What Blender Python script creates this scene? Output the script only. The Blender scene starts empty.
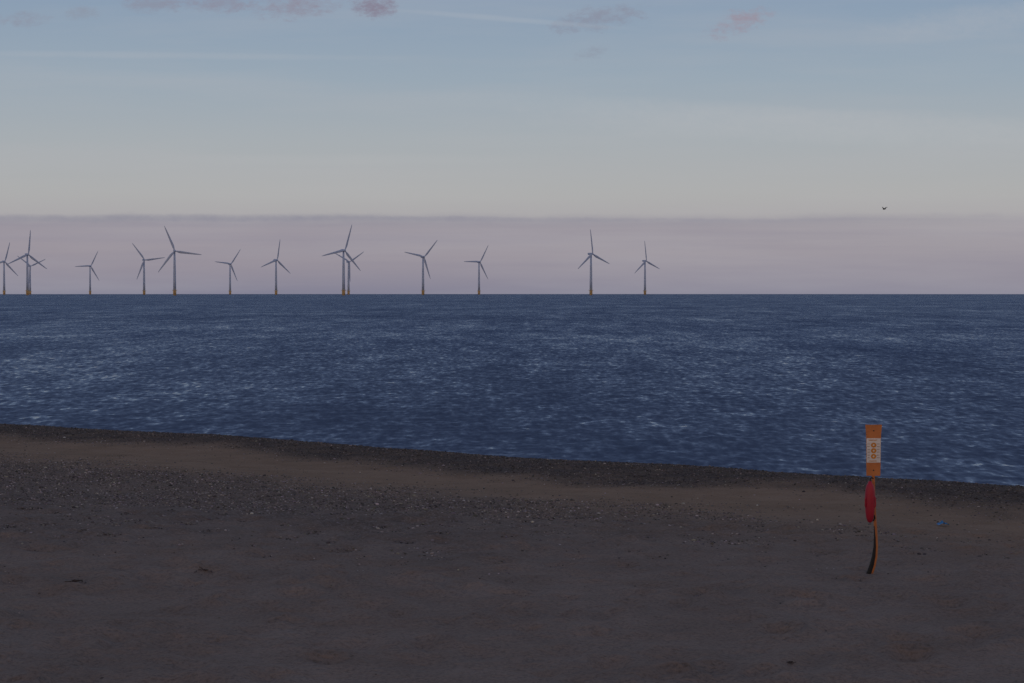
import bpy, bmesh, math, random
import numpy as np
from mathutils import Vector, Matrix
random.seed(4); rng = np.random.default_rng(7)
C = bpy.context.scene.collection
F = 1990.0; CAMZ = 3.97; PITCH = math.atan(50/F); WATER = -1.30; RE = 6.37e6

def s2l(c):
    return tuple(((v/255)/12.92 if v/255 <= .04045 else ((v/255+.055)/1.055)**2.4) for v in c)
def ray(px, py):
    u = (px-512)/F; v = (341.5-py)/F; c, s = math.cos(PITCH), math.sin(PITCH)
    return Vector((u, c+v*s, -s+v*c))
def on_z(px, py, z):
    d = ray(px, py); t = (z-CAMZ)/d.z
    return Vector((d.x*t, d.y*t, z))
def at_y(px, py, y):
    d = ray(px, py); t = y/d.y
    return Vector((d.x*t, y, CAMZ+d.z*t))

# ------------------------------------------------------------ helpers
def link(name, me, mat=None, parent=None, smooth=True):
    o = bpy.data.objects.new(name, me); C.objects.link(o)
    if mat: me.materials.append(mat)
    if parent: o.parent = parent
    if smooth:
        me.polygons.foreach_set('use_smooth', [True]*len(me.polygons))
    return o
def obj(name, bm, mat, parent=None, smooth=False):
    bmesh.ops.recalc_face_normals(bm, faces=bm.faces[:])
    me = bpy.data.meshes.new(name); bm.to_mesh(me); bm.free()
    return link(name, me, mat, parent, smooth)
def tag(o, label, cat, group=None, kind=None):
    if label: o['label'] = label
    if cat: o['category'] = cat
    if group: o['group'] = group
    if kind: o['kind'] = kind
    return o
def empty(name, loc):
    o = bpy.data.objects.new(name, None); C.objects.link(o); o.location = loc; o.empty_display_size = .1
    return o
def loft(bm, rings, cap=True):
    vs = [[bm.verts.new(p) for p in r] for r in rings]
    n = len(rings[0])
    for a, b in zip(vs[:-1], vs[1:]):
        for i in range(n):
            bm.faces.new((a[i], a[(i+1) % n], b[(i+1) % n], b[i]))
    if cap:
        bm.faces.new(vs[0]); bm.faces.new(vs[-1])
def lathe(bm, prof, n=20, c=(0,0,0), axis='z'):
    rings = []
    for r, h in prof:
        ring = []
        for i in range(n):
            a = 2*math.pi*i/n
            p = (r*math.cos(a), r*math.sin(a), h)
            if axis == 'y': p = (p[0], p[2], p[1])
            ring.append((p[0]+c[0], p[1]+c[1], p[2]+c[2]))
        rings.append(ring)
    loft(bm, rings)
def box(bm, x0, x1, y0, y1, z0, z1):
    loft(bm, [[(x0,y0,z),(x1,y0,z),(x1,y1,z),(x0,y1,z)] for z in (z0,z1)])
def tube(bm, pts, rx, ry=None, n=8):
    ry = ry or rx
    rings = []
    for i, p in enumerate(pts):
        a = pts[max(i-1,0)]; b = pts[min(i+1,len(pts)-1)]
        t = (Vector(b)-Vector(a)).normalized()
        s = t.cross(Vector((0,1,0)))
        if s.length < .1: s = t.cross(Vector((1,0,0)))
        s.normalize(); w = t.cross(s).normalized()
        fx = rx[i] if isinstance(rx, (list, tuple)) else rx
        rings.append([tuple(Vector(p)+s*fx*math.cos(2*math.pi*k/n)+w*(ry if not isinstance(ry,(list,tuple)) else ry[i])*math.sin(2*math.pi*k/n)) for k in range(n)])
    loft(bm, rings)

# ------------------------------------------------------------ value noise in numpy
LAT = rng.random((256,256))
def vnoise(x, y, scale, off=0):
    x = np.asarray(x)*scale+off*17.3+500; y = np.asarray(y)*scale+off*9.1+500
    xi = np.floor(x).astype(int); yi = np.floor(y).astype(int)
    fx = x-xi; fy = y-yi; fx = fx*fx*(3-2*fx); fy = fy*fy*(3-2*fy)
    g = lambda a, b: LAT[a % 256, b % 256]
    return (g(xi,yi)*(1-fx)+g(xi+1,yi)*fx)*(1-fy)+(g(xi,yi+1)*(1-fx)+g(xi+1,yi+1)*fx)*fy
def fbm(x, y, scale, o=4, off=0):
    s = 0; a = 1; t = 0
    for k in range(o):
        s = s+a*vnoise(x, y, scale*2**k, off+k*3); t += a; a *= .55
    return s/t
def sstep(a, b, v):
    t = np.clip((v-a)/(b-a), 0, 1); return t*t*(3-2*t)

# ------------------------------------------------------------ material helper
def mat(name, col, rough=.6, col2=None, scale=5, bump=0, bscale=30, spec=.5, detail=4):
    m = bpy.data.materials.new(name); m.use_nodes = True
    nt = m.node_tree; b = nt.nodes['Principled BSDF']; b.inputs['Roughness'].default_value = rough
    b.inputs['Specular IOR Level'].default_value = spec
    tc = nt.nodes.new('ShaderNodeTexCoord')
    n = nt.nodes.new('ShaderNodeTexNoise'); n.inputs['Scale'].default_value = scale; n.inputs['Detail'].default_value = detail
    nt.links.new(tc.outputs['Object'], n.inputs['Vector'])
    r = nt.nodes.new('ShaderNodeValToRGB')
    r.color_ramp.elements[0].position = .35; r.color_ramp.elements[1].position = .65
    r.color_ramp.elements[0].color = (*(col2 or [c*.8 for c in col]), 1); r.color_ramp.elements[1].color = (*col, 1)
    nt.links.new(n.outputs['Fac'], r.inputs['Fac']); nt.links.new(r.outputs['Color'], b.inputs['Base Color'])
    if bump:
        n2 = nt.nodes.new('ShaderNodeTexNoise'); n2.inputs['Scale'].default_value = bscale
        nt.links.new(tc.outputs['Object'], n2.inputs['Vector'])
        bp = nt.nodes.new('ShaderNodeBump'); bp.inputs['Strength'].default_value = bump; bp.inputs['Distance'].default_value = .01
        nt.links.new(n2.outputs['Fac'], bp.inputs['Height']); nt.links.new(bp.outputs['Normal'], b.inputs['Normal'])
    return m

# ------------------------------------------------------------ shoreline
CREST = -0.60
sp = [(-60,420),(0,424),(60,426.5),(130,431),(215,434.5),(300,441),(370,446.5),(450,452),(520,457.5),(600,462),(670,464.5),(740,469),(800,474),(860,477),(940,481),(1024,486),(1090,490)]
P = [on_z(a, b, CREST) for a, b in sp]
SX = np.array([p.x for p in P]); SY = np.array([p.y for p in P])
def shore(x):
    x = np.asarray(x, float)
    y = np.interp(x, SX, SY)
    y = np.where(x < SX[0], SY[0]-.45*(x-SX[0]), y)
    y = np.where(x > SX[-1], SY[-1]-.45*(x-SX[-1]), y)
    return y
def height(x, y):
    x = np.asarray(x, float); y = np.asarray(y, float)
    sh = shore(x); t = y-sh
    z = CREST*sstep(-30, -3, t)
    z = z+.10*np.exp(-((t+2.0)/1.6)**2)*0.8-.05*np.exp(-((t+9)/3.0)**2)
    z = z-.13*np.clip(t+.3, 0, 30)
    z = z+2.3*sstep(18.5, 1, y)*np.where(y < 19, 1, 0)
    near = 1-sstep(34, 44, y)
    z = z+.05*(fbm(x, y, .35, 3)-.5)+(.035+.035*near)*(fbm(x, y, 1.5, 3, 5)-.5)
    return z
def zones(x, y):
    sh = shore(x); t = y-sh
    w = (fbm(x, y, .25, 4, 11)-.5)
    tw = t+w*7
    edge = sstep(-7.5, -3.0, tw)
    up = 1-sstep(-16, -10.5, tw)
    lo = sstep(24, 39, y+w*16+np.clip(-x-2, 0, 12)*.25)
    right = 1-.75*sstep(0, 9, x+w*8)
    mid = up*lo*right*(.55+.8*fbm(x, y, .5, 3, 21))
    return edge, np.clip(mid, 0, 1)

# ------------------------------------------------------------ beach
xs = np.concatenate([-np.geomspace(600, 24, 24), np.arange(-23, 20, .12), np.geomspace(21, 600, 24)])
ys = np.concatenate([np.linspace(-300, -5, 12), np.arange(-4, 17.5, .5), np.arange(17.6, 36, .11), np.arange(36, 78, .16), np.geomspace(79, 420, 50)])
X, Y = np.meshgrid(xs, ys); Z = height(X, Y)
for k in range(700):
    fx = rng.uniform(-9, 9); fy = rng.uniform(19, 37); r = rng.uniform(.09, .24); dep = rng.uniform(.02, .065)
    m = (abs(X-fx) < .8) & (abs(Y-fy) < .8)
    d2 = ((X[m]-fx)**2+((Y[m]-fy)/1.3)**2)/r**2
    Z[m] += -dep*np.exp(-d2)+dep*.6*np.exp(-(np.sqrt(d2)-1.8)**2*2)
ny, nx = X.shape
def grid_mesh(name, X, Y, Z):
    ny, nx = X.shape
    co = np.stack([X, Y, Z], -1).reshape(-1, 3).astype(np.float32)
    i = np.arange(ny*nx).reshape(ny, nx)
    q = np.stack([i[:-1,:-1], i[:-1,1:], i[1:,1:], i[1:,:-1]], -1).reshape(-1, 4)
    me = bpy.data.meshes.new(name)
    me.vertices.add(len(co)); me.vertices.foreach_set('co', co.ravel())
    me.loops.add(q.size); me.loops.foreach_set('vertex_index', q.ravel().astype(np.int32))
    me.polygons.add(len(q)); me.polygons.foreach_set('loop_start', (np.arange(len(q))*4).astype(np.int32))
    me.update(calc_edges=True); me.validate()
    return me
me = grid_mesh('beach', X, Y, Z)
E, M = zones(X, Y)
at = me.color_attributes.new('zone', 'FLOAT_COLOR', 'POINT')
cc = np.zeros((ny*nx, 4), np.float32); cc[:,0] = E.ravel(); cc[:,1] = M.ravel()
cc[:,2] = sstep(-1.6, 1.5, (Y-shore(X))).ravel(); cc[:,3] = 1
at.data.foreach_set('color', cc.ravel())

m = bpy.data.materials.new('beach_sand'); m.use_nodes = True; nt = m.node_tree; L = nt.links
b = nt.nodes['Principled BSDF']; b.inputs['Roughness'].default_value = .95; b.inputs['Specular IOR Level'].default_value = .1
def N(t, **kw):
    n = nt.nodes.new(t)
    for k, v in kw.items(): setattr(n, k, v)
    return n
def noise(vec, scale, detail=5, rough=.55):
    n = N('ShaderNodeTexNoise'); n.inputs['Scale'].default_value = scale; n.inputs['Detail'].default_value = detail
    n.inputs['Roughness'].default_value = rough; L.new(vec, n.inputs['Vector']); return n
def ramp(fac, stops):
    r = N('ShaderNodeValToRGB'); cr = r.color_ramp
    while len(cr.elements) < len(stops): cr.elements.new(.5)
    for e, (p, c) in zip(cr.elements, stops): e.position = p; e.color = (*c, 1)
    L.new(fac, r.inputs['Fac']); return r
def mixc(f, a, bb, mode='MIX'):
    x = N('ShaderNodeMix', data_type='RGBA', blend_type=mode)
    for s, v in ((0, f), (6, a), (7, bb)):
        if hasattr(v, 'links'): L.new(v, x.inputs[s])
        else: x.inputs[s].default_value = v if s == 0 else (*v, 1)
    return x.outputs[2]
def math_(op, a, bb=0., c=None, clamp=False):
    x = N('ShaderNodeMath', operation=op); x.use_clamp = clamp
    for i, v in enumerate((a, bb, c)):
        if v is None: continue
        if hasattr(v, 'links'): L.new(v, x.inputs[i])
        else: x.inputs[i].default_value = v
    return x.outputs[0]
tc = N('ShaderNodeTexCoord'); ob = tc.outputs['Object']
att = N('ShaderNodeVertexColor', layer_name='zone'); sep = N('ShaderNodeSeparateColor'); L.new(att.outputs['Color'], sep.inputs[0])
sand = ramp(noise(ob, .6, 8, .65).outputs['Fac'], [(.3, (.240,.176,.138)), (.7, (.320,.240,.192))]).outputs['Color']
grain = ramp(noise(ob, 20, 5, .75).outputs['Fac'], [(.3, (.60,.58,.56)), (.5, (1,1,1)), (.75, (1.25,1.23,1.2))]).outputs['Color']
sand = mixc(1., sand, grain, 'MULTIPLY')
strip = ramp(noise(ob, .9, 6, .6).outputs['Fac'], [(.3, (.28,.182,.115)), (.7, (.37,.245,.16))]).outputs['Color']
vor = N('ShaderNodeTexVoronoi'); vor.inputs['Scale'].default_value = 30; L.new(ob, vor.inputs['Vector'])
sv = N('ShaderNodeSeparateColor'); L.new(vor.outputs['Color'], sv.inputs[0])
sh_ = ramp(sv.outputs[0], [(0, (.062,.046,.038)), (.45, (.110,.085,.072)), (.85, (.18,.142,.122)), (1, (.32,.265,.235))]).outputs['Color']
sy = N('ShaderNodeSeparateXYZ'); L.new(ob, sy.inputs[0])
dist = math_('ADD', math_('MULTIPLY', sy.outputs['X'], .75), sy.outputs['Y'])
dn = math_('ADD', dist, math_('MULTIPLY', noise(ob, .2, 4).outputs['Fac'], 8))
mr = N('ShaderNodeMapRange', interpolation_type='SMOOTHSTEP'); L.new(dn, mr.inputs[0]); mr.inputs[1].default_value = 36; mr.inputs[2].default_value = 50
c = mixc(mr.outputs[0], sand, mixc(.7, strip, grain, 'MULTIPLY'))
pm = math_('MULTIPLY', sep.outputs[1], ramp(noise(ob, 2.2, 6, .7).outputs['Fac'], [(.36,(.35,)*3), (.6,(1,)*3)]).outputs['Color'], clamp=True)
c = mixc(math_('MULTIPLY', pm, .7), c, sh_)
em = math_('MULTIPLY', sep.outputs[0], ramp(noise(ob, 1.3, 6, .7).outputs['Fac'], [(.3,(.55,)*3), (.55,(.95,)*3)]).outputs['Color'], clamp=True)
c = mixc(em, c, mixc(.45, sh_, (.05,.038,.033)))
c = mixc(math_('MULTIPLY', sep.outputs[2], .75), c, (.022,.018,.017))
L.new(c, b.inputs['Base Color'])
bn = math_('ADD', math_('MULTIPLY', noise(ob, 5, 6, .65).outputs['Fac'], 1.), math_('MULTIPLY', noise(ob, 1.1, 3).outputs['Fac'], 1.5))
bp = N('ShaderNodeBump'); bp.inputs['Strength'].default_value = 1.; bp.inputs['Distance'].default_value = .12
L.new(bn, bp.inputs['Height']); L.new(bp.outputs['Normal'], b.inputs['Normal'])
o = link('beach', me, m); tag(o, 'dim sandy beach with dark shingle bank along the water', 'beach', kind='structure')

# ------------------------------------------------------------ pebbles (uncountable)
ico = bmesh.new(); bmesh.ops.create_icosphere(ico, subdivisions=1, radius=1)
TV = np.array([v.co[:] for v in ico.verts]); TF = np.array([[v.index for v in f.verts] for f in ico.faces]); ico.free()
cand = 760000
px_ = rng.uniform(-22, 18, cand); py_ = rng.uniform(19, 74, cand)
ok = (abs(px_) < py_*.30+1.5) & (py_ < shore(px_)+2.5)
px_, py_ = px_[ok], py_[ok]
e_, m_ = zones(px_, py_)
clump = sstep(.36, .68, fbm(px_, py_, 1.6, 3, 31))
dens = np.maximum(e_*.55, m_*(.46+.55*clump))+.016*sstep(24,32,py_)+.002+.04*sstep(.66,.74,fbm(px_,py_,.8,3,41))*sstep(24,30,py_)
keep = rng.random(len(px_)) < dens*.68
px_, py_, e_ = px_[keep], py_[keep], e_[keep]; n = len(px_)
sz = np.clip(rng.lognormal(math.log(.0135), .38, n), .006, .042)
sz = np.where(py_ < 30, np.minimum(sz, .015), sz)
ang = rng.uniform(0, 2*math.pi, n)
V = TV[None]*np.stack([sz*rng.uniform(.8,1.4,n), sz*rng.uniform(.7,1.1,n), sz*rng.uniform(.4,.75,n)], -1)[:,None,:]
V = V*(1+rng.uniform(-.16,.16,(n,12,1)))
ca, sa = np.cos(ang)[:,None], np.sin(ang)[:,None]
VX = V[:,:,0]*ca-V[:,:,1]*sa+px_[:,None]; VY = V[:,:,0]*sa+V[:,:,1]*ca+py_[:,None]
VZ = V[:,:,2]+(height(px_, py_)+sz*.2)[:,None]
co = np.stack([VX,VY,VZ],-1).reshape(-1,3).astype(np.float32)
T = (TF[None]+(np.arange(n)*12)[:,None,None]).reshape(-1,3).astype(np.int32)
me = bpy.data.meshes.new('beach_pebbles'); me.vertices.add(len(co)); me.vertices.foreach_set('co', co.ravel())
me.loops.add(T.size); me.loops.foreach_set('vertex_index', T.ravel()); me.polygons.add(len(T))
me.polygons.foreach_set('loop_start', (np.arange(len(T))*3).astype(np.int32)); me.update(calc_edges=True)
at = me.color_attributes.new('tone', 'FLOAT_COLOR', 'POINT')
tone = np.clip(rng.lognormal(math.log(.175), .58, n)*(1-.38*e_), .05, .62)
tint = np.stack([np.ones(n), rng.uniform(.78,.93,n), rng.uniform(.66,.90,n)], -1)
cl = np.ones((n,12,4), np.float32); cl[:,:,:3] = (tone[:,None]*tint)[:,None,:]
at.data.foreach_set('color', cl.ravel())
pmx = bpy.data.materials.new('pebble_stone'); pmx.use_nodes = True; nt = pmx.node_tree; L = nt.links
vc = N('ShaderNodeVertexColor', layer_name='tone'); L.new(vc.outputs['Color'], nt.nodes['Principled BSDF'].inputs['Base Color'])
nt.nodes['Principled BSDF'].inputs['Roughness'].default_value = .85; nt.nodes['Principled BSDF'].inputs['Specular IOR Level'].default_value = .15
o = link('beach_pebbles', me, pmx); tag(o, 'dark pebbles and shingle scattered over the beach sand', 'pebbles', kind='stuff')
print('pebbles', n)

# ------------------------------------------------------------ sea (earth-curved sheet with real waves)
th = np.radians(np.concatenate([np.linspace(-85,-19,30), np.linspace(-18,18,620), np.linspace(19,85,30)]))
rr = np.concatenate([np.geomspace(36, 400, 560), np.geomspace(404, 14000, 260)])
TH, RR = np.meshgrid(th, rr); X = RR*np.sin(TH); Y = RR*np.cos(TH)
Z = WATER-RR**2/(2*RE)
sp_ = np.gradient(rr)[:,None]*np.ones_like(X)
wv = np.random.default_rng(3)
for k in range(44):
    lam = float(np.exp(wv.uniform(math.log(.8), math.log(3.5)))); a = wv.normal(math.radians(-75), .6)
    amp = .0026*lam**.75*wv.uniform(.5,1.3)
    kx, ky = math.cos(a)*2*math.pi/lam, math.sin(a)*2*math.pi/lam
    fade = sstep(2.2, 5, lam/sp_)
    gate = sstep(.3, .7, vnoise(X, Y, .35/lam, k))
    s = np.sin(kx*X+ky*Y+wv.uniform(0, 6.28)+2.2*vnoise(X, Y, .25/lam, k+50)); Z = Z+amp*fade*gate*1.5*s
me = grid_mesh('sea', X, Y, Z)
sm = bpy.data.materials.new('sea_water'); sm.use_nodes = True; nt = sm.node_tree; L = nt.links
b = nt.nodes['Principled BSDF']
b.inputs['IOR'].default_value = 1.33
tc = N('ShaderNodeTexCoord'); ob = tc.outputs['Object']
def mapped(sc, rot=0):
    mp = N('ShaderNodeMapping'); mp.inputs['Scale'].default_value = sc; mp.inputs['Rotation'].default_value = (0,0,rot); L.new(ob, mp.inputs['Vector']); return mp.outputs[0]
def vm(op, a, bb):
    x = N('ShaderNodeVectorMath', operation=op)
    for i, v in enumerate((a, bb)):
        if hasattr(v, 'links'): L.new(v, x.inputs[i])
        else: x.inputs[i].default_value = v
    return x.outputs[0]
n1 = noise(mapped((3.2,1.05,1)), 1.0, 3, .6)
n2 = noise(mapped((1.2,.34,1), .06), 1.0, 3, .6)
n3 = noise(mapped((.30,.06,1), -.05), 1.0, 4, .65)
n4 = noise(mapped((.06,.012,1), .04), 1.0, 5, .68)
patch = noise(mapped((.004,.012,1), .12), 1.0, 8, .62)
v1 = vm('MULTIPLY', vm('SUBTRACT', n1.outputs['Color'], (.5,.5,.5)), (.8,.95,0))
v2 = vm('MULTIPLY', vm('SUBTRACT', n2.outputs['Color'], (.5,.5,.5)), (.3,.58,0))
v3 = vm('MULTIPLY', vm('SUBTRACT', n3.outputs['Color'], (.5,.5,.5)), (.1,.42,0))
v4 = vm('MULTIPLY', vm('SUBTRACT', n4.outputs['Color'], (.5,.5,.5)), (.0,.38,0))
v5 = vm('MULTIPLY', vm('SUBTRACT', patch.outputs['Color'], (.5,.5,.5)), (.0,.20,0))
vs = vm('ADD', vm('ADD', vm('ADD', v1, v2), vm('ADD', v3, v4)), v5)
ge = N('ShaderNodeNewGeometry')
nn = vm('ADD', vm('ADD', vs, (0,-.26,0)), ge.outputs['Normal'])
nz = N('ShaderNodeVectorMath', operation='NORMALIZE'); L.new(nn, nz.inputs[0]); L.new(nz.outputs[0], b.inputs['Normal'])
b.inputs['Roughness'].default_value = .17
wc = ramp(patch.outputs['Fac'], [(.3, (.029,.054,.125)), (.7, (.038,.067,.146))]).outputs['Color']
# paler shallows beside the beach, with sky sheen mixed into the water colour
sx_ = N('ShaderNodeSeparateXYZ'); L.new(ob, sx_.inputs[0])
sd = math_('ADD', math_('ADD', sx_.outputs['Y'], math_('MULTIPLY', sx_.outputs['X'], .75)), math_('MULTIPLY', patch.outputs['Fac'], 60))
shl_sheen = N('ShaderNodeMapRange', interpolation_type='SMOOTHSTEP'); L.new(sd, shl_sheen.inputs[0]); shl_sheen.inputs[1].default_value = 300; shl_sheen.inputs[2].default_value = 70
wc = mixc(shl_sheen.outputs[0], wc, (.070,.102,.172))
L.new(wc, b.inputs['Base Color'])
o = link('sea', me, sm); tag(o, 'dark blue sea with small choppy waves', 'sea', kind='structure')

# ------------------------------------------------------------ wind turbines
paint = mat('turbine_hazed_paint', (.45,.56,.76), .55, (.42,.52,.71), .3)  # distance haze worked into the paint as a bluer grey
yel = mat('transition_yellow_paint', (.68,.48,.22), .6, (.60,.42,.19), .8)
HUB = 68.0; BL = 41.5
def build_turbine():
    root = empty('wind_turbine', (0,0,0))
    bm = bmesh.new(); lathe(bm, [(2.3,-6),(2.3,2),(2.5,2.1),(2.5,7.8),(2.3,8)], 20); tp = obj('transition_piece', bm, yel, root, True)
    bm = bmesh.new(); lathe(bm, [(2.4,7.2),(3.9,7.4),(3.9,7.75),(2.4,7.8)], 20)
    for i in range(14):
        a = 2*math.pi*i/14; tube(bm, [(3.8*math.cos(a),3.8*math.sin(a),7.7),(3.8*math.cos(a),3.8*math.sin(a),8.9)], .06, n=5)
    tube(bm, [(3.8*math.cos(2*math.pi*i/28),3.8*math.sin(2*math.pi*i/28),8.9) for i in range(29)], .06, n=5)
    obj('platform', bm, yel, tp)
    bm = bmesh.new()
    for s in (-.35,.35): tube(bm, [(s,-3.0,-4),(s,-3.0,7.3)], .14, n=6)
    for i in range(12): tube(bm, [(-.35,-3.0,-3+i*.85),(.35,-3.0,-3+i*.85)], .06, n=5)
    obj('ladder', bm, yel, tp)
    bm = bmesh.new(); lathe(bm, [(2.25,8),(2.1,25),(1.8,45),(1.35,HUB-1.8)], 24); obj('tower', bm, paint, root, True)
    bm = bmesh.new()
    rings = []
    for y, w, h, z in ((-3.0,1.2,1.3,0),(-2.6,1.6,1.7,0),(0,1.75,1.9,.1),(4,1.7,1.9,.2),(6.6,1.4,1.5,.4),(7.2,1.0,1.0,.5)):
        rings.append([(w*sx, y, z+h*sz) for sx, sz in ((-1,-.7),(-.7,-1),(.7,-1),(1,-.7),(1,.7),(.7,1),(-.7,1),(-1,.7))])
    loft(bm, rings); nac = obj('nacelle', bm, paint, root)
    bm = bmesh.new(); lathe(bm, [(.15,-2.2),(.9,-1.7),(1.4,-.8),(1.55,0),(1.5,1.0)], 18, axis='y'); hub = obj('rotor_hub', bm, paint, root, True)
    for k in range(3):
        bm = bmesh.new(); rings = []
        for r, ch, tk, tw in ((.8,1.8,1.8,0),(2.5,1.9,1.8,5),(6,3.3,1.2,16),(9,3.8,1.0,14),(16,3.2,.8,10),(25,2.5,.6,6),(34,1.8,.4,3),(39,1.2,.22,0),(BL,.35,.07,0)):
            ring = []
            for i in range(12):
                a = 2*math.pi*i/12; cx = ch*.5*math.cos(a)-(ch-1.7)*.25; ty = tk*.5*math.sin(a)*(1-.35*math.cos(a))
                q = math.radians(tw)
                ring.append((r, -(cx*math.sin(q))+ty*math.cos(q), cx*math.cos(q)+ty*math.sin(q)))
            rings.append(ring)
        loft(bm, rings); o = obj('blade', bm, paint, hub, True); o.rotation_euler = (0, -math.radians(120*k), 0)
    return root
def copy_tree(o, parent=None):
    c = o.copy(); C.objects.link(c); c.parent = parent
    for ch in [q for q in bpy.data.objects if q.parent == o]: copy_tree(ch, c)
    return c
TB = [(4,261.5,74,38,'wind turbine cut by the left edge of the photo, outermost of the row'),
 (27.3,254.5,84,38,'tall wind turbine near the left edge, overlapping a smaller one'),
 (30,266,24,35,'small distant wind turbine almost hidden behind the tall one near the left edge'),
 (90,266,62,38,'small distant wind turbine standing alone, third clear tower from the left edge'),
 (144,260,127,28,'wind turbine with one blade level to the right, just left of a taller one'),
 (174.5,251,112,14,'tall wind turbine on the left with one blade up left, one level right'),
 (230,264,53,38,'small distant wind turbine first to the right of the tall left one'),
 (276,260,80,42,'mid-sized wind turbine standing alone left of the overlapping pair at the middle'),
 (343.5,250.5,72,36,'tallest wind turbine, front one of the overlapping pair at the middle'),
 (348.5,262,32,34,'smaller wind turbine seen right behind the tallest one'),
 (423,257,48,32,'wind turbine first to the right of the overlapping middle pair, blades spread in a V'),
 (479,262,59,36,'small wind turbine at the middle of the photo, third tower from the right end'),
 (591,254,97,40,'second wind turbine from the right end, taller than the last one'),
 (645,261,97,40,'last wind turbine at the right end of the row')]
proto = build_turbine()
for i, (px, hy, ph, yaw, lab) in enumerate(TB):
    r = proto if i == 0 else copy_tree(proto)
    d = 3000.
    for _ in range(30):
        p = at_y(px, hy, d); need = HUB+WATER-(d*d)/(2*RE)
        d *= (need-CAMZ)/(p.z-CAMZ)
    p = at_y(px, hy, d)
    r.location = (p.x, d, WATER-(p.x**2+d*d)/(2*RE))
    tag(r, lab, 'wind turbine', 'offshore wind turbines along the horizon')
    yw = math.radians(yaw)
    for ch in [q for q in bpy.data.objects if q.parent == r]:
        nm = ch.name.split('.')[0]
        if nm == 'nacelle': ch.location = (0,0,HUB); ch.rotation_euler = (0,0,yw)
        if nm == 'rotor_hub':
            ch.location = Matrix.Rotation(yw,3,'Z')@Vector((0,-4.0,0))+Vector((0,0,HUB)); ch.rotation_euler = (0,-math.radians(ph),yw)

# ------------------------------------------------------------ rescue post with sign
gz = 0.
for _ in range(20):
    B0 = on_z(869.5, 574, gz); gz = float(height(B0.x, B0.y))
D = B0.y
def loc(px, py, dy=0):
    p = at_y(px, py, D); return Vector((p.x-B0.x, dy, p.z-gz))
orange = mat('orange_paint', (.64,.215,.06), .5, (.52,.165,.048), 6, .2)
white = mat('sign_white', (.84,.78,.74), .5, (.76,.70,.66), 8)
dark = mat('black_rubber', (.010,.010,.011), .6)
red = mat('red_plastic', (.46,.012,.035), .5, (.36,.010,.03), 5, .1)
ropem = mat('dark_rope', (.05,.04,.04), .9, bump=.5, bscale=200)
ink = mat('sign_ink', (.72,.26,.02), .6)
ink2 = mat('sign_fine_ink', (.30,.20,.16), .6)
root = empty('rescue_post', (B0.x, B0.y, gz))
tag(root, 'bent orange post in the sand carrying an orange and white notice board', 'sign post')
path = [loc(868.5,580),loc(871.4,574),loc(874.0,566),loc(875.8,557),loc(876.4,546),loc(875.8,533),loc(874.8,518),loc(873.8,500),loc(873.2,476),loc(873.0,430)]
bm = bmesh.new(); tube(bm, path, .024, .018, 10); obj('post', bm, orange, root, True)
bm = bmesh.new(); tube(bm, [loc(865.8,578,-.03),loc(868.4,573,-.03),loc(871.2,565,-.03),loc(873.3,556,-.03),loc(874.4,546,-.028),loc(874.4,536,-.026),loc(873.8,526,-.02)], [.036,.035,.032,.026,.018,.012,.005], .012, 8); obj('rubber_sleeve', bm, dark, root, True)
c0 = loc(873.0, 450)
def board(bm, zt, zb, wt, wb, y0, y1):
    loft(bm, [[(c0.x-wb/2,y0,zb),(c0.x+wb/2,y0,zb),(c0.x+wb/2,y1,zb),(c0.x-wb/2,y1,zb)],
              [(c0.x-wt/2,y0,zt),(c0.x+wt/2,y0,zt),(c0.x+wt/2,y1,zt),(c0.x-wt/2,y1,zt)]])
zz = lambda py: loc(873, py).z
bm = bmesh.new()
rings = []
for py, w_ in ((424.5,.240),(433,.218),(437,.212),(466,.205),(475.5,.198)):
    z = zz(py); rings.append([(c0.x-w_/2,-.046,z),(c0.x+w_/2,-.046,z),(c0.x+w_/2,-.026,z),(c0.x-w_/2,-.026,z)])
loft(bm, rings)
bd = obj('notice_board', bm, orange, root)
bm = bmesh.new(); board(bm, zz(438), zz(462.3), .205, .199, -.051, -.047); pan = obj('white_panel', bm, white, bd)
# short fine text lines either side of a column of round symbols
rr_ = random.Random(5)
def row(bmx, py, h, x, n_):
    z = zz(py)
    for k in range(n_):
        lw = rr_.uniform(.007,.011); box(bmx, x, x+lw, -.0545, -.0515, z-h/2, z+h/2*rr_.uniform(.5,1)); x += lw+.004
bm = bmesh.new(); row(bm, 439.8, .014, c0.x-.07, 9); obj('lettering', bm, ink, bd)
bm = bmesh.new(); row(bm, 460.6, .012, c0.x-.06, 8); obj('lettering', bm, ink, bd)
for py in (443.6, 446.2, 449.2, 451.8, 454.8, 457.4):
    for x in (c0.x-.088, c0.x+.048):
        bm = bmesh.new(); row(bm, py, .008, x, 3); obj('lettering', bm, ink2, bd)
for zc in (zz(444.8), zz(450.4), zz(456.0)):
    bm = bmesh.new(); cx = c0.x
    ring = [(cx+.040*math.cos(a*math.pi/8), -.053, zc+.036*math.sin(a*math.pi/8)) for a in range(16)]
    inner = [(cx+(p[0]-cx)*.35, -.053, zc+(p[2]-zc)*.35) for p in ring]
    a_ = [bm.verts.new(p) for p in ring]; b_ = [bm.verts.new(p) for p in inner]
    for q in range(16): bm.faces.new((a_[q], a_[(q+1)%16], b_[(q+1)%16], b_[q]))
    obj('symbol', bm, ink, bd)
for zc in (zz(430.5), zz(470)):
    bm = bmesh.new(); lathe(bm, [(.010,-.052),(.010,-.0462)], 10, (c0.x,0,zc), 'y'); obj('bolt', bm, ropem, bd)

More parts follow.
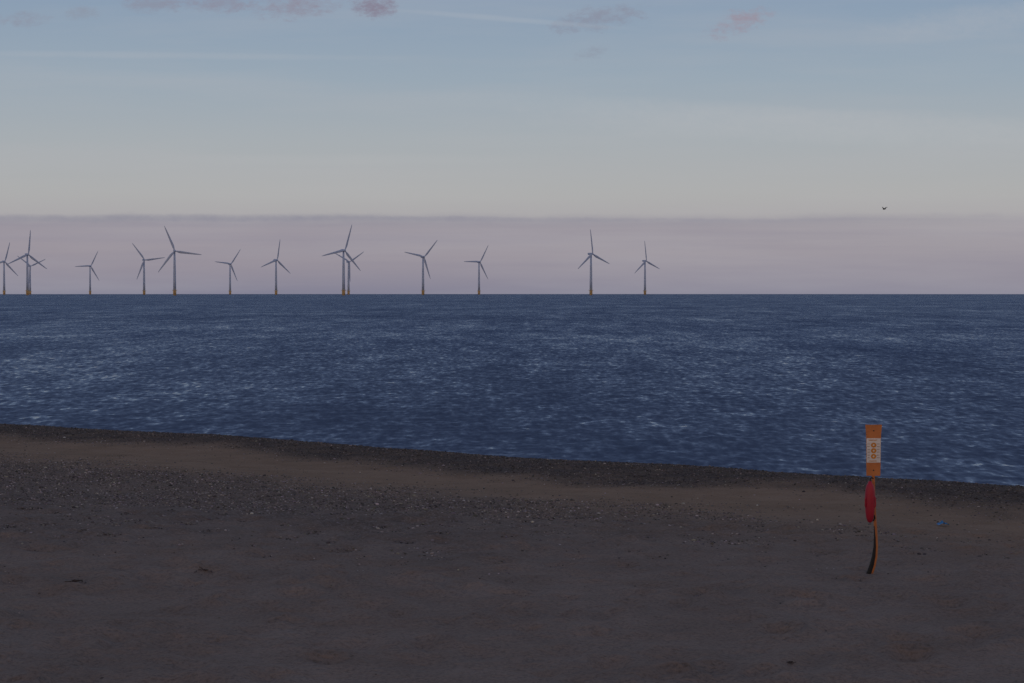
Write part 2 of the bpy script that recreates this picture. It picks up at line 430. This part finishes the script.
# torpedo buoy hanging on the post
tb = empty('rescue_buoy', (B0.x, B0.y, gz))
tag(tb, 'red torpedo-shaped rescue buoy hanging on the orange post under the notice board', 'rescue buoy')
ct = loc(868.4, 502)
bm = bmesh.new()
prof = [(.010,-.285),(.028,-.275),(.044,-.245),(.056,-.20),(.065,-.12),(.070,-.02),(.071,.10),(.067,.18),(.058,.235),(.044,.268),(.030,.285),(.024,.31),(.010,.318)]
lathe(bm, prof, 24, (ct.x, -.125, ct.z)); obj('float_body', bm, red, tb, True)
for s in (-1,1):
    bm = bmesh.new(); tube(bm, [(ct.x+s*.060,-.14,ct.z+.10),(ct.x+s*.074,-.16,ct.z+.07),(ct.x+s*.074,-.16,ct.z-.04),(ct.x+s*.058,-.14,ct.z-.07)], .008, n=8); obj('grab_handle', bm, red, tb, True)
bm = bmesh.new(); tube(bm, [(ct.x,-.125,ct.z+.31),(ct.x+.01,-.10,ct.z+.35),(ct.x+.04,-.05,ct.z+.36),(c0.x,-.02,ct.z+.34)], .009, n=6); obj('rope', bm, ropem, tb, True)
bm = bmesh.new(); tube(bm, [(ct.x+.03,-.13,ct.z-.16),(ct.x+.07,-.09,ct.z-.19),(ct.x+.085,-.05,ct.z-.23),(ct.x+.06,-.07,ct.z-.26),(ct.x+.02,-.12,ct.z-.25)], .012, n=6)
obj('rope', bm, ropem, tb, True)

# ------------------------------------------------------------ bird
bp_ = at_y(884.5, 209, 240)
me = bpy.data.meshes.new('flying_bird')
vs_ = [(0,0,0),(.16,0,.01),(.27,0,.03),(.33,0,.03),(-.15,0,0),(-.30,0,-.01),
       (.04,.12,.07),(.06,.26,.18),(-.02,.42,.26),(-.12,.56,.25),(.04,-.12,.07),(.06,-.26,.18),(-.02,-.42,.26),(-.12,-.56,.25)]
es_ = [(0,1),(1,2),(2,3),(0,4),(4,5),(0,6),(6,7),(7,8),(8,9),(0,10),(10,11),(11,12),(12,13)]
me.from_pydata(vs_, es_, []); bird = bpy.data.objects.new('flying_bird', me); C.objects.link(bird)
bird.modifiers.new('skin', 'SKIN')
rad = [(.13,.12),(.11,.11),(.08,.08),(.02,.018),(.10,.07),(.10,.02),(.10,.05),(.09,.045),(.07,.035),(.025,.015),(.10,.05),(.09,.045),(.07,.035),(.025,.015)]
for v, r in zip(me.skin_vertices[0].data, rad): v.radius = r
me.skin_vertices[0].data[0].use_root = True
sb = bird.modifiers.new('sub', 'SUBSURF'); sb.levels = 1; sb.render_levels = 1
me.materials.append(mat('dark_feathers', (.025,.025,.03), .8))
bird.location = bp_; bird.rotation_euler = (0, math.radians(6), math.radians(128)); bird.scale = (.85,.85,.85)
tag(bird, 'dark bird flying high over the sea on the right', 'bird')

# ------------------------------------------------------------ litter and weed on the sand
def ground_at(px, py):
    z = 0.
    for _ in range(15):
        p = on_z(px, py, z); z = float(height(p.x, p.y))
    return on_z(px, py, z)
def lump(name, px, py, w, h, m, label, cat, n=26, seed=1, spread=.3):
    p = ground_at(px, py); z = p.z
    r = random.Random(seed); bm = bmesh.new()
    for k in range(n):
        a = r.uniform(0, 6.28); x = r.gauss(0, w*spread); y = r.gauss(0, w*spread); l = r.uniform(.05,.14)*w/.25
        pts = [(0,0,.006)] if k % 2 else []
        for j in range(5):
            pts.append((x, y, max(.004, h*r.uniform(0,1)*math.exp(-(x*x+y*y)/(w*w*.3))))); a += r.uniform(-.8,.8); x += math.cos(a)*l*.3; y += math.sin(a)*l*.3
        tube(bm, pts, .007*w/.25, .010*w/.25, 5)
    o = obj(name, bm, m, None, True); o.location = (p.x, p.y, z+.012); tag(o, label, cat); return o
weed = mat('dried_weed', (.085,.057,.043), .9, (.05,.034,.027), 20)
lump('seaweed_clump', 198, 571, .20, .06, weed, 'dark tangled seaweed clump lying on the sand in the lower left', 'seaweed', 20, 2)
lump('seaweed_clump', 75, 583, .24, .03, weed, 'flat scatter of dark weed on the sand near the left edge', 'seaweed', 8, 3)
lump('seaweed_clump', 791, 664, .10, .02, weed, 'tiny dark weed scrap near the bottom edge, below and left of the orange post', 'seaweed', 12, 4, .2)
lump('seaweed_clump', 103, 680, .10, .02, weed, 'tiny dark weed scrap at the bottom edge on the left', 'seaweed', 12, 5, .2)
p = ground_at(943, 526)
bm = bmesh.new(); r = random.Random(9); gv = []
for j in range(7):
    gv.append([bm.verts.new(((i-4)*.026+r.uniform(-.008,.008), (j-3)*.03+r.uniform(-.008,.008), .02+r.uniform(0.02,.09)*(1-abs(i-4)/5))) for i in range(9)])
for j in range(6):
    for i in range(8): bm.faces.new((gv[j][i],gv[j][i+1],gv[j+1][i+1],gv[j+1][i]))
o = obj('plastic_scrap', bm, mat('blue_plastic', (.02,.22,.52), .4)); o.location = p
tag(o, 'small crumpled blue plastic scrap on the sand right of the orange post', 'litter')

# ------------------------------------------------------------ world sky
w = bpy.data.worlds.new('World'); bpy.context.scene.world = w; w.use_nodes = True; nt = w.node_tree; L = nt.links
bg = nt.nodes['Background']; bg.inputs['Strength'].default_value = .1
SUN_EL, SUN_AZ = math.radians(4), math.radians(205)   # behind the camera
sky = N('ShaderNodeTexSky', sky_type='NISHITA'); sky.sun_disc = False; sky.sun_elevation = SUN_EL; sky.sun_rotation = SUN_AZ
tc = N('ShaderNodeTexCoord'); sx = N('ShaderNodeSeparateXYZ'); L.new(tc.outputs['Generated'], sx.inputs[0])
zc = sx.outputs['Z']
yy = math_('MAXIMUM', sx.outputs['Y'], .05)
U = math_('DIVIDE', sx.outputs['X'], yy); Vv = math_('DIVIDE', zc, yy)
comb = N('ShaderNodeCombineXYZ'); L.new(U, comb.inputs[0]); L.new(Vv, comb.inputs[1])
def wn(sx_, sy_, detail=5, rough=.6, off=0):
    mp = N('ShaderNodeMapping'); mp.inputs['Scale'].default_value = (sx_, sy_, 1); mp.inputs['Location'].default_value = (off, off*.7, off); L.new(comb.outputs[0], mp.inputs['Vector'])
    return noise(mp.outputs[0], 1, detail, rough).outputs['Fac']
S = lambda *c: s2l(c)
zr = lambda py: (291.5-py)/F
base = ramp(zc, [(0, S(146,143,157)), (zr(225), S(168,165,170)), (zr(195), S(172,173,175)), (zr(140), S(165,172,179)), (zr(80), S(151,166,181)), (zr(0), S(135,155,179)), (.32, S(107,127,163)), (1, S(86,102,132))]).outputs['Color']
low = ramp(zc, [(0, S(132,131,150)), (zr(272), S(147,142,155)), (zr(250), S(155,149,159)), (zr(236), S(152,147,159)), (zr(228), S(154,149,160)), (zr(217), S(140,140,155))]).outputs['Color']
w1 = math_('SUBTRACT', wn(7, 8, 8, .6, 3), .5)
Vw = math_('ADD', Vv, math_('MULTIPLY', w1, .005))
ed = math_('ADD', Vw, math_('MULTIPLY', math_('SUBTRACT', wn(24, 60, 8, .72, 8), .5), .006))
mk = N('ShaderNodeMapRange', interpolation_type='SMOOTHSTEP'); L.new(ed, mk.inputs[0]); mk.inputs[1].default_value = zr(211); mk.inputs[2].default_value = zr(225); mk.inputs[3].default_value = 0; mk.inputs[4].default_value = 1
fr = N('ShaderNodeMapRange'); L.new(U, fr.inputs[0]); fr.inputs[1].default_value = -.10; fr.inputs[2].default_value = .22; fr.inputs[3].default_value = 1; fr.inputs[4].default_value = .5
col = mixc(math_('MULTIPLY', mk.outputs[0], fr.outputs[0]), base, low)
# faint layers inside the bank and thin veils above it
lay = ramp(wn(6, 150, 5, .6, 14), [(.42,(0,)*3), (.7,(.4,)*3)]).outputs['Color']
col = mixc(math_('MULTIPLY', mk.outputs[0], lay), col, S(141,138,154))
veil = ramp(wn(5, 50, 6, .55, 9), [(.45,(0,)*3), (.75,(.25,)*3)]).outputs['Color']
col = mixc(veil, col, S(180,179,184))
wob = math_('SUBTRACT', wn(38, 80, 8, .75, 20), .5); wob2 = math_('SUBTRACT', wn(150, 260, 6, .7, 40), .5)
def cloud(col, px, py, wx, wy, c, st, tilt=0, rag=9., V_=None):
    u0 = (px-512)/F; v0 = zr(py)
    du = math_('SUBTRACT', U, u0); dv = math_('SUBTRACT', math_('SUBTRACT', V_ or Vv, v0), math_('MULTIPLY', du, tilt))
    a = math_('POWER', math_('ABSOLUTE', math_('DIVIDE', du, wx/F)), 2); bb = math_('POWER', math_('ABSOLUTE', math_('DIVIDE', dv, wy/F)), 2)
    d = math_('ADD', math_('ADD', a, bb), math_('ADD', math_('MULTIPLY', wob, rag), math_('MULTIPLY', wob2, rag*.8)))
    mr = N('ShaderNodeMapRange', interpolation_type='SMOOTHSTEP'); L.new(d, mr.inputs[0]); mr.inputs[1].default_value = -1.4; mr.inputs[2].default_value = 2.4; mr.inputs[3].default_value = st; mr.inputs[4].default_value = 0
    return mixc(mr.outputs[0], col, S(*c))
for a in ((22,20,20,7,(138,142,160),.7),(150,4,24,8,(137,142,161),.8),(215,4,30,8,(138,139,158),.85),(292,7,34,10,(140,138,156),.95),(373,7,17,10,(132,126,146),1.),
          (600,19,38,9,(136,141,160),.8,.15),(588,54,16,6,(138,145,162),.7,.3),(735,26,26,9,(150,144,160),1.,.25),(85,14,14,5,(138,145,162),.6)):
    col = cloud(col, *a)
for a in ((150,56,190,3,(171,177,187),.4,-.012,1.2),(505,20,95,2.5,(173,179,189),.4,-.08,1.2),(980,22,90,14,(168,174,185),.5,.1,3.),(850,128,240,14,(180,182,187),.5,-.03,2.5),(640,108,180,9,(174,179,186),.35,-.05,2.5),(350,160,150,5,(178,180,184),.35,0,1.6)):
    col = cloud(col, *a)
for a in ((150,217.5,230,3.2,(134,135,152),.65,0,3.),(430,219,200,2.4,(139,139,155),.6,0,3.),(760,219.5,150,1.8,(146,145,159),.6,0,3.)):
    col = cloud(col, *a, Vw)
# warm sunset light low in the half of the sky behind the beach
west = N('ShaderNodeMapRange', interpolation_type='SMOOTHSTEP'); L.new(sx.outputs['Y'], west.inputs[0]); west.inputs[1].default_value = .15; west.inputs[2].default_value = -.8
lowz = N('ShaderNodeMapRange', interpolation_type='SMOOTHSTEP'); L.new(zc, lowz.inputs[0]); lowz.inputs[1].default_value = .75; lowz.inputs[2].default_value = .05
col = mixc(math_('MULTIPLY', west.outputs[0], lowz.outputs[0]), col, (.60,.40,.26))
sc = N('ShaderNodeVectorMath', operation='SCALE'); L.new(col, sc.inputs[0]); sc.inputs['Scale'].default_value = 10.3
fin = mixc(.06, sc.outputs[0], sky.outputs[0])
L.new(fin, bg.inputs['Color'])

sl = bpy.data.lights.new('sun', 'SUN'); sl.energy = .14; sl.angle = math.radians(12); sl.color = (1,.86,.74)
so = bpy.data.objects.new('sun', sl); C.objects.link(so)
dirv = Vector((math.sin(SUN_AZ)*math.cos(SUN_EL), math.cos(SUN_AZ)*math.cos(SUN_EL), math.sin(SUN_EL)))
so.rotation_euler = dirv.to_track_quat('Z', 'Y').to_euler()

cam = bpy.data.cameras.new('camera'); cam.lens = F/1024*36; cam.sensor_width = 36; cam.clip_start = .1; cam.clip_end = 60000
co_ = bpy.data.objects.new('camera', cam); C.objects.link(co_); co_.location = (0,0,CAMZ); co_.rotation_euler = (math.pi/2-PITCH, 0, 0)
bpy.context.scene.camera = co_
vs2 = bpy.context.scene.view_settings; vs2.view_transform = 'Standard'; vs2.look = 'None'; vs2.exposure = 0
